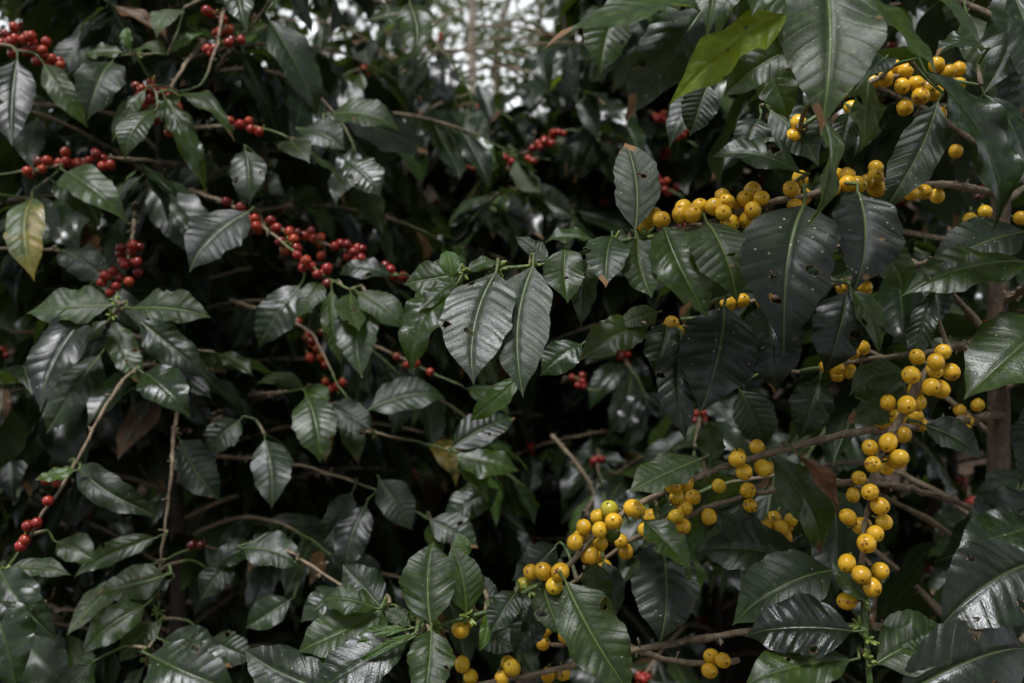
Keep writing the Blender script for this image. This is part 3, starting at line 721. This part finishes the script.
def keepY(B, Tp):
    for p in (B, Tp, (B + Tp) / 2):
        if p[1] < .35: return False
        x, y = proj(p)
        inside = -60 < x < 1084 and -60 < y < 743
        if inside and p[1] < .97 : return False
        if not inside and p[1] < .62: return False
        if x < 1100 and p[1] > .9 and x < 640 + 60 * math.sin(y * .02): return False
        if 940 < x < 1065 and 255 < y < 480 and p[1] < 1.2: return False
    # windows that look through to the soil and to the bush behind
        if ((x - 930) / 50) ** 2 + ((y - 500) / 36) ** 2 < 1 or ((x - 720) / 46) ** 2 + ((y - 650) / 36) ** 2 < 1: return False
    return True
grow(YB, 2.15, .60, 54, keepY, berries=0, trunk_r=.022, tmat='bark', bkeep=lambda p: (p[1] > 1.0 and proj(p)[0] > 670) or not (-80 < proj(p)[0] < 1100), bare=.2, nshow=110)
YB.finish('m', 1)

# ------------------------------------------------------------------ RED BUSH (left)
x0 = -.615; y0 = 1.80
RB = Bush('tall dark coffee bush with red cherries on the left', V(x0, y0, float(ground_z(x0, y0))), None, 31)
def rb(*p, **k): return RB.branch(pts(*p), k.pop('r0', .0034), k.pop('r1', .0013), **k)
rb((120, 60, 1.7), (60, 62, 1.42), (20, 50, 1.36), (-25, 38, 1.32), green=.9)
rb((190, 165, 1.65), (110, 158, 1.42), (65, 165, 1.36), (22, 172, 1.33), (-20, 178, 1.3), green=.85)
rb((205, 40, 1.6), (185, 65, 1.45), (165, 95, 1.38), (150, 80, 1.34), (138, 56, 1.32), green=.75)
rb((240, -30, 1.55), (224, 10, 1.42), (216, 50, 1.38), (200, 85, 1.36), (178, 92, 1.34), green=.8)
rb((180, 128, 1.65), (228, 126, 1.45), (262, 128, 1.4), (290, 138, 1.38), green=.8)
rb((190, 190, 1.6), (228, 204, 1.38), (262, 226, 1.3), (295, 252, 1.27), (318, 272, 1.25), (350, 290, 1.22), green=.72)
rb((240, 215, 1.65), (300, 236, 1.42), (345, 250, 1.38), (390, 272, 1.36), (420, 284, 1.34), green=.85)
rb((135, 190, 1.6), (133, 235, 1.35), (124, 275, 1.28), (116, 302, 1.25), (112, 316, 1.24), green=.75)
rb((230, 300, 1.65), (300, 325, 1.45), (322, 352, 1.4), (338, 385, 1.37), (350, 400, 1.36), green=.85)
rb((330, 330, 1.7), (385, 350, 1.45), (430, 372, 1.42), (462, 386, 1.4), green=.8)
rb((225, 372, 1.6), (160, 366, 1.32), (138, 369, 1.2), (112, 395, 1.15), (88, 440, 1.12), (66, 480, 1.11), (44, 512, 1.1), (24, 546, 1.1), (4, 572, 1.09), green=.9)
rb((190, 380, 1.7), (176, 420, 1.35), (172, 466, 1.22), (166, 520, 1.2), (160, 570, 1.2), (157, 622, 1.19), (147, 662, 1.17), green=.85)
rb((200, 455, 1.7), (275, 461, 1.4), (330, 474, 1.36), (380, 492, 1.34), (430, 520, 1.3), green=.8)
rb((200, 540, 1.7), (272, 547, 1.25), (305, 562, 1.2), (340, 584, 1.17), (382, 606, 1.1), green=.9)
rb((300, 420, 1.7), (365, 431, 1.4), (425, 444, 1.35), (460, 452, 1.32), green=.8)
rb((60, 325, 1.7), (100, 326, 1.45), (180, 347, 1.4), (215, 352, 1.4), green=1.2)
rb((250, 395, 1.7), (285, 392, 1.4), (305, 390, 1.33), (330, 404, 1.31), green=.7)
rb((300, 560, 1.75), (240, 555, 1.4), (200, 546, 1.32), (165, 560, 1.3), (120, 575, 1.28), green=.8)
rb((110, 250, 1.7), (70, 252, 1.45), (20, 248, 1.4), (-30, 250, 1.38), green=1.2)
rb((60, 620, 1.6), (30, 590, 1.2), (0, 566, 1.12), (-30, 560, 1.1), green=.9)
RC = [ # clusters: line, count, spread px, depth
 ((0,36),(42,48),15,9,1.36),((10,52),(70,63),8,6,1.37),((26,172),(112,157),17,8,1.34),((136,82),(178,100),11,9,1.35),((152,102),(170,126),9,9,1.37),((214,14),(230,42),9,9,1.41),((206,48),(216,56),3,6,1.4),
 ((231,125),(260,128),6,6,1.41),((226,203),(250,212),6,5,1.35),((256,224),(292,243),12,7,1.29),((298,234),(326,240),8,6,1.4),((338,246),(362,258),9,7,1.37),((300,258),(322,276),9,8,1.25),((382,268),(402,280),6,6,1.36),
 ((114,292),(134,244),17,12,1.27),((303,328),(332,350),6,9,1.47),((318,352),(328,368),5,8,1.46),((328,380),(346,388),4,6,1.44)]
for (p, q, n, sp, Y) in RC:
    done = []
    for _ in range(int(n * 40)):
        if len(done) >= n: break
        t = RB.g.random(); x = p[0] + (q[0] - p[0]) * t + RB.g.normal(0, sp * .55); y = p[1] + (q[1] - p[1]) * t + RB.g.normal(0, sp * .55)
        c = at(x, y, Y + RB.g.uniform(-.014, .014))
        if all(np.linalg.norm(c - d) > .0120 for d in done):
            done.append(c)
            dd, bo, cp, cu, i = RB.nearest(c)
            RB.cherry(c, .0068, 'cr', nrm(nrm(c - cp) + V(0, -.4, 0) + RB.g.normal(size=3) * .3))
for (x, y, Y) in ((397,357,1.43),(407,365,1.42),(416,363,1.42),(430,372,1.41),(48,501,1.09),(28,526,1.09),(37,523,1.09),(25,540,1.09),(21,546,1.09),(192,545,1.3),(201,545,1.3)):
    RB.cherry(at(x, y, Y), .0068, 'cr')
RB.cherry(at(46, 481, 1.1), .005, 'cg', label='unripe green cherry'); RB.cherry(at(56, 483, 1.1), .005, 'cg', label='unripe green cherry'); RB.cherry(at(79, 164, 1.33), .006, 'cg', label='unripe green cherry')

HR = [
 (17,60,12,146,39,1.28,29,.2,'s'),(112,62,87,119,42,1.3,29,.2,'d'),(44,64,88,128,24,1.32,14,.2,'g'),(122,52,77,56,20,1.31,48,0,'g'),(137,50,168,54,18,1.31,50,0,'g'),(130,50,127,27,12,1.31,15,0,'f'),(170,53,204,32,12,1.32,30,0,'f'),
 (145,90,110,141,20,1.28,20,0,'g'),(155,110,123,158,30,1.27,34,-.1,'g'),(165,98,207,191,22,1.29,15,.3,'g'),(178,95,235,139,16,1.3,35,.1,'g'),(66,172,128,218,32,1.28,42,.1,'o'),(54,182,101,228,30,1.3,34,0,'d'),(182,10,156,37,27,1.32,42,0,'o'),(240,-15,247,33,32,1.3,40,0,'d'),
 (32,198,33,279,36,1.27,30,0,'y'),(113,305,26,313,36,1.2,34,0,'o'),(133,308,211,317,32,1.2,38,0,'g'),(90,312,39,410,44,1.2,35,.17,'s'),(100,355,46,434,42,1.27,24,0,'d'),(140,320,211,380,34,1.26,22,.1,'d'),(143,373,191,416,36,1.18,34,0,'d'),
 (248,212,188,268,54,1.27,31,.08,'s'),(300,285,257,347,40,1.28,22,-.1,'d'),(322,283,297,319,24,1.24,30,0,'g'),(365,298,362,377,40,1.21,32,0,'d'),(392,275,337,272,20,1.29,46,0,'d'),(358,292,409,329,27,1.2,36,.1,'g'),(332,290,341,364,20,1.22,18,.3,'g'),
 (304,387,255,383,13,1.3,50,0,'g'),(306,388,329,406,19,1.3,40,0,'f'),(306,396,319,461,42,1.28,30,0,'g'),(330,405,373,431,30,1.3,34,0,'d'),(368,410,446,395,32,1.32,38,0,'d'),(452,448,516,417,32,1.28,38,.1,'d'),(456,455,520,470,34,1.28,44,.1,'g'),
 (77,465,161,516,30,1.14,24,.1,'d'),(0,570,58,641,40,1.08,30,0,'d'),(-8,600,16,690,56,1.05,26,.1,'d'),(150,655,238,692,48,1.1,44,0,'d'),(163,640,232,666,34,1.15,44,0,'d'),(145,605,79,656,32,1.16,38,0,'g'),(158,622,119,662,27,1.17,38,0,'g'),(165,575,96,592,34,1.19,44,0,'g'),
 (213,568,260,546,22,1.25,44,0,'d'),(76,470,34,479,12,1.1,40,0,'f'),(7,568,70,573,15,1.08,46,0,'g'),(57,542,96,561,25,1.12,40,0,'g'),(157,537,70,577,22,1.21,26,0,'g'),(243,548,302,566,30,1.21,42,0,'d'),(366,505,344,574,34,1.3,26,0,'s'),(352,492,321,544,30,1.33,16,0,'d'),
 (498,490,441,526,30,1.35,36,0,'d'),(265,440,271,508,38,1.3,30,0,'d'),(170,580,120,612,26,1.21,30,0,'d'),(235,560,200,600,30,1.26,30,0,'d'),(430,520,478,548,30,1.28,30,0,'d'),(340,590,300,622,30,1.16,34,0,'d'),(380,480,412,530,34,1.33,22,0,'d'),(240,420,205,462,38,1.32,26,0,'d'),
 (180,440,220,500,40,1.3,20,0,'d'),(262,175,240,205,36,1.36,25,0,'d'),(345,160,380,195,36,1.4,30,0,'d'),(330,115,400,128,32,1.45,44,0,'g'),(370,20,425,12,30,1.5,44,0,'g'),(410,5,415,55,36,1.5,24,0,'g'),(300,130,345,150,34,1.42,40,0,'d'),(60,250,112,285,30,1.38,40,0,'d'),(210,640,255,660,30,1.2,30,0,'d'),
 (245,150,248,205,34,1.36,20,0,'d'),(20,640,70,690,44,1.15,30,0,'d'),(290,600,245,628,34,1.2,30,0,'d'),(90,665,60,700,40,1.12,30,0,'d'),
]
nb0 = len(RB.br)
for a in HR: RB.leaf(*a)
RB.tips(nb0)
for a in ((118,306,1.25),(113,314,1.24),(138,58,1.32),(160,608,1.2),(147,660,1.17),(8,566,1.09)): buds(RB, *a, n=8)
def keepR(B, Tp):
    for p in (B, Tp, (B + Tp) / 2):
        if p[1] < .5: return False
        x, y = proj(p)
        lim = 1.39 if y < 330 else 1.31
        if -60 < x < 560 and -60 < y < 743 and p[1] < lim: return False
        if x >= 560: return False
        if x > 400 and y < 110: return False
        if ((x - 340) / 85) ** 2 + ((y - 38) / 42) ** 2 < random.uniform(-.5, 1.1) and p[1] > 1.4: return False
    return True
grow(RB, 2.3, .82, 104, keepR, berries=0, trunk_r=.022, bkeep=lambda p: (p[1] > 1.4 and proj(p)[0] < 530) or not (-100 < proj(p)[0] < 1100), bare=.15, nshow=110)
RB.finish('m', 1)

# ------------------------------------------------------------------ further coffee bushes
def clear_sky(x, y, p):   # the gap through the plantation at the top centre
    if ((x - 340) / 80) ** 2 + ((y - 40) / 36) ** 2 < random.uniform(-.6, 1.0): return True
    return ((x - 490) / 64) ** 2 + ((y - 15) / 98) ** 2 < random.uniform(.4, 1.45)
def clear_soil(x, y): return ((x - 425) / 36) ** 2 + ((y - 172) / 22) ** 2 < random.uniform(0, 1) or ((x - 725) / 45) ** 2 + ((y - 650) / 34) ** 2 < 1
def keepM(ymin):
    def k(B, Tp):
        for p in (B, Tp):
            x, y = proj(p)
            if p[1] < ymin and -60 < x < 1084: return False
            if p[1] < 2.03 and 462 < x < 572 and 118 < y < 182: return False
            if clear_sky(x, y, p) or clear_soil(x, y): return False
        return True
    return k
MID = [ # px, Y, height, radius, branches, label
 (570, 2.55, 1.75, .78, 74, 'coffee bush with small red cherries behind the gap between the red and yellow bushes', .07),
 (415, 2.75, 1.60, .72, 66, 'low coffee bush with few red cherries right behind the left red bush', .10),
 (720, 2.35, 2.0, .74, 70, 'coffee bush with red cherry rows half hidden behind the yellow-cherry bush', .10),
 (110, 2.70, 2.2, .8, 66, 'shaded coffee bush hidden behind the tall left red-cherry bush', .12),
 (955, 2.45, 2.1, .8, 60, 'shaded coffee bush seen through the gaps right of the yellow-cherry bush', .15)]
for i, (px, Y, H, rad, nb, lab, ber) in enumerate(MID):
    x = at(px, 300, Y)[0]
    b = Bush(lab, V(x, Y, float(ground_z(x, Y))), 'red-cherry coffee bushes standing behind', 50 + i)
    grow(b, H, rad, nb, keepM(1.75), lsize=.145, berries=ber, trunk_r=.02, nshow=100, bare=.15, detail=1, zmin=.03, kinds='ddsgo', top_taper=.4)
    if i == 0:   # rows of red cherries seen in the photo
        for (p, q, n, Y2) in (((470,168),(508,156),12,2.0),((528,152),(564,130),13,2.0),((650,178),(672,192),9,2.0),((573,376),(584,388),6,1.95),((600,60),(632,48),7,2.1),((515,165),(535,158),5,2.0)):
            b.branch(pts((p[0]-14, p[1]+8, Y2+.25), (p[0], p[1], Y2+.03), (q[0], q[1], Y2+.01), (q[0]+16, q[1]+2, Y2)), .003, .0016)
            for _ in range(n):
                t = b.g.random(); c = at(p[0]+(q[0]-p[0])*t+b.g.normal(0,3), p[1]+(q[1]-p[1])*t+b.g.normal(0,3), Y2+b.g.uniform(-.01,.01)); b.cherry(c, .0074, 'cr', joined=False)
        b.branch(pts((590, 560, 2.1), (586, 520, 1.8), (593, 492, 1.78), (575, 462, 1.78), (552, 436, 1.8)), .0042, .003, green=2)
    if i == 2:
        for (p, q, n, Y2) in (((658,117),(684,138),13,1.95),((648,176),(670,190),9,1.95),((978,332),(992,326),5,1.9)):
            b.branch(pts((p[0]-14, p[1]-8, Y2+.25), (p[0], p[1], Y2+.03), (q[0], q[1], Y2+.01), (q[0]+14, q[1]+9, Y2)), .003, .0016)
            for _ in range(n):
                t = b.g.random(); c = at(p[0]+(q[0]-p[0])*t+b.g.normal(0,3), p[1]+(q[1]-p[1])*t+b.g.normal(0,3), Y2+b.g.uniform(-.01,.01)); b.cherry(c, .0074, 'cr')
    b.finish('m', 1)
FAR = [(330, 4.0, 1.5, 'coffee bush on the slope beneath the two thin grey tree trunks'), (560, 4.3, 1.6, 'coffee bush up the slope behind the small red cherry sprays'), (60, 4.2, 2.0, 'coffee bush up the slope at the far left edge'),
       (800, 4.2, 2.1, 'coffee bush up the slope behind the yellow cherries'), (1010, 4.0, 2.1, 'coffee bush up the slope at the far right edge'), (420, 6.2, 1.4, 'most distant coffee bush below the bright sky gap'), (640, 6.0, 1.7, 'distant coffee bush right of the bright sky gap')]
for i, (px, Y, H, lab) in enumerate(FAR):
    x = at(px, 300, Y)[0]
    b = Bush(lab, V(x, Y, float(ground_z(x, Y))), 'distant coffee bushes on the slope', 70 + i)
    grow(b, H, .85, 44, keepM(2.5), lsize=.15, berries=0, trunk_r=.025, nshow=0, bare=.2, detail=0, branch_parts=False, zmin=.05)
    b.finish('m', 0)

# unseen leaf mass added behind the camera to block low sky and darken reflections
def sky_blocker():
    g = np.random.default_rng(99); V_, F_, U_, A_, D_ = [], [], [], [], []; off = 0
    for i in range(3600):
        x = g.uniform(-4.5, 4.5); h = g.uniform(.1, 1) ** .8 * (2.7 + .3 * math.sin(2.1 * x))
        y = -1.45 - g.uniform(0, .9) - .25 * math.sin(3 * x)
        a = nrm(g.normal(size=3) + V(0, .4, -.5)); nn = V(0, .5, .7) + g.normal(0, .4, 3); nn = nrm(nn - a * (nn @ a)); sd = np.cross(a, nn)
        P, f, uv, dm = TEMPL[0][int(g.integers(0, 10))]
        V_.append(P @ (np.stack([sd, a, nn], 1) * g.uniform(.14, .22)).T + V(x, y, h)); F_.append(f + off); U_.append(uv); A_.append(np.full(len(P), g.random())); off += len(P)
    o = link('added_foliage', make_mesh('added_foliage', np.vstack(V_), np.vstack(F_), M['m'], np.vstack(U_), {'rnd': np.concatenate(A_), 'dmg': np.zeros(off)})); o['kind'] = 'stuff'
    o['label'] = 'unseen dense coffee foliage added behind the camera to darken reflections'; o['category'] = 'foliage'
sky_blocker()

# ------------------------------------------------------------------ shade trees on the crest
def tree(px, Y, H, r, lab, seed, crown_from=.3, nl=5200, spread=1.6, leaf=.13):
    g = np.random.default_rng(seed)
    x = at(px, 300, Y)[0]; base = V(x, Y, float(ground_z(x, Y)))
    root = thing('shade_tree', lab, 'tree', base, 'shade trees on the crest')
    k = [base + V(0, 0, -.2)] + [base + V(g.normal(0, .05) * (1 + 2 * q), g.normal(0, .05), q * H) for q in np.linspace(0.05, 1, 7)]
    tc = smooth_curve(k, .25)
    tr = branch_obj(tc, r, r * .3, root, M['grey'], 2, knob=False, name='trunk', g=g)
    V_, F_, A_ = [], [], []; off = 0
    tips = []
    for i in range(14):
        q = crown_from + (1 - crown_from) * (i + .5) / 14
        st = tc[int(q * (len(tc) - 1))]; az = i * 2.4 + g.uniform(-.4, .4); L = spread * g.uniform(.5, 1.1) * (1.1 - .5 * q)
        p = [st, st + V(math.cos(az) * L * .4, math.sin(az) * L * .4, L * .2), st + V(math.cos(az) * L * .8, math.sin(az) * L * .8, L * .22), st + V(math.cos(az) * L, math.sin(az) * L, L * .15)]
        c = smooth_curve(p, .15)
        branch_obj(c, r * .16, r * .05, root, M['grey'], 2, knob=False, name='limb', g=g)
        for _ in range(10): tips.append((c[g.integers(len(c) // 3, len(c))] + g.normal(0, .12, 3), g.uniform(.15, .34)))
    for j in range(nl):
        tp, sd_ = tips[j % len(tips)]
        p = tp + g.normal(0, sd_, 3) * V(1, 1, .7)
        a = nrm(g.normal(size=3) + V(0, 0, -.3)); nn = g.normal(size=3) + V(0, 0, .5); nn = nrm(nn - a * (nn @ a)); s_ = np.cross(a, nn)
        L = leaf * g.uniform(.6, 1.3); W = L * .36
        v = np.array([p, p + a * L * .45 + s_ * W * .5 + nn * L * .06, p + a * L, p + a * L * .45 - s_ * W * .5 + nn * L * .06])
        V_.append(v); F_.append(np.array([[0, 1, 2, 3]]) + off); A_.append(np.full(4, g.random())); off += 4
    link('crown', make_mesh('crown', np.vstack(V_) - base, np.vstack(F_), M['tree'], attrs={'rnd': np.concatenate(A_)}, smooth=False), root, base)
tree(470, 8.6, 5.5, .042, 'thin grey-barked shade tree in the bright gap at top centre', 1, crown_from=.3, nl=3000, leaf=.09)
tree(499, 9.6, 5.0, .036, 'thinner grey-barked shade tree just right of the one in the gap', 2, crown_from=.3, nl=2600, leaf=.09)
tree(318, 9.2, 5.5, .05, 'leafy shade tree behind the top of the left red-cherry bush', 3, crown_from=.15, nl=4200, leaf=.16)
tree(620, 10.0, 6.0, .1, 'leafy shade tree right of the bright gap, mostly hidden by leaves', 4, crown_from=.12, nl=4200, leaf=.16, spread=2)
tree(140, 9.5, 6.0, .1, 'leafy shade tree behind the upper left corner', 5, crown_from=.12, nl=4200, leaf=.16, spread=2.2)
tree(860, 9.5, 6.0, .1, 'leafy shade tree behind the upper right foliage', 6, crown_from=.12, nl=4200, leaf=.16, spread=2.2)
tree(540, 12.5, 4.6, .06, 'far pale shade tree at the right rim of the bright gap', 7, crown_from=.3, nl=1500, leaf=.15, spread=1.5)
tree(420, 12.0, 4.6, .06, 'far pale shade tree at the left rim of the bright gap', 8, crown_from=.3, nl=1500, leaf=.15, spread=1.5)

# ------------------------------------------------------------------ light, sky, camera
SUN_EL, SUN_AZ = 66, 205     # azimuth: 0 = +Y, clockwise
w = bpy.data.worlds.new("World"); scene.world = w; w.use_nodes = True
nt = w.node_tree; nt.nodes.clear()
sky = nt.nodes.new('ShaderNodeTexSky'); sky.sky_type = 'NISHITA'; sky.sun_disc = False
sky.sun_elevation = R(SUN_EL); sky.sun_rotation = R(SUN_AZ); sky.air_density = 1.2; sky.dust_density = 5.0; sky.ozone_density = 1.0
hs = nt.nodes.new('ShaderNodeHueSaturation'); hs.inputs['Saturation'].default_value = .95; hs.inputs['Value'].default_value = 1.1
bg = nt.nodes.new('ShaderNodeBackground'); bg.inputs[1].default_value = 0.05
wo = nt.nodes.new('ShaderNodeOutputWorld')
# white haze low over the horizon, thinning upwards
tc = nt.nodes.new('ShaderNodeTexCoord'); sx = nt.nodes.new('ShaderNodeSeparateXYZ'); nt.links.new(tc.outputs['Generated'], sx.inputs[0])
hm = nt.nodes.new('ShaderNodeMapRange'); hm.interpolation_type = 'SMOOTHSTEP'
for i_, v_ in ((1, .28), (2, .62), (3, 1.0), (4, 0.0)): hm.inputs[i_].default_value = v_
nt.links.new(sx.outputs[2], hm.inputs[0])
mx = nt.nodes.new('ShaderNodeMix'); mx.data_type = 'RGBA'; mx.inputs[7].default_value = (30.0, 30.7, 31.8, 1)
nt.links.new(hm.outputs[0], mx.inputs[0])
nt.links.new(sky.outputs[0], hs.inputs['Color']); nt.links.new(hs.outputs[0], mx.inputs[6]); nt.links.new(mx.outputs[2], bg.inputs[0]); nt.links.new(bg.outputs[0], wo.inputs[0])
sd = bpy.data.lights.new('sun', 'SUN'); sd.energy = 4.7; sd.angle = R(19); sd.color = (1, .98, .955)
so = bpy.data.objects.new('sun', sd); col.objects.link(so)
d = V(math.sin(R(SUN_AZ)) * math.cos(R(SUN_EL)), math.cos(R(SUN_AZ)) * math.cos(R(SUN_EL)), math.sin(R(SUN_EL)))
so.rotation_euler = Vector((-d).tolist()).to_track_quat('-Z', 'Y').to_euler()
so.location = (0, 0, 8)

cd = bpy.data.cameras.new('camera'); cam = bpy.data.objects.new('camera', cd); col.objects.link(cam)
cam.location = (0, 0, CZ); cam.rotation_euler = (R(90), 0, 0)
cd.lens = 35; cd.sensor_width = 36; cd.clip_end = 2000; cd.clip_start = .02
cd.dof.use_dof = True; cd.dof.focus_distance = .83; cd.dof.aperture_fstop = 6.0
scene.camera = cam
scene.view_settings.view_transform = 'Standard'; scene.view_settings.look = 'None'; scene.view_settings.exposure = 0
scene.render.engine = 'CYCLES'
scene.cycles.use_adaptive_sampling = True; scene.cycles.adaptive_threshold = .04; scene.cycles.max_bounces = 4; scene.cycles.diffuse_bounces = 2; scene.cycles.glossy_bounces = 2; scene.cycles.transmission_bounces = 2
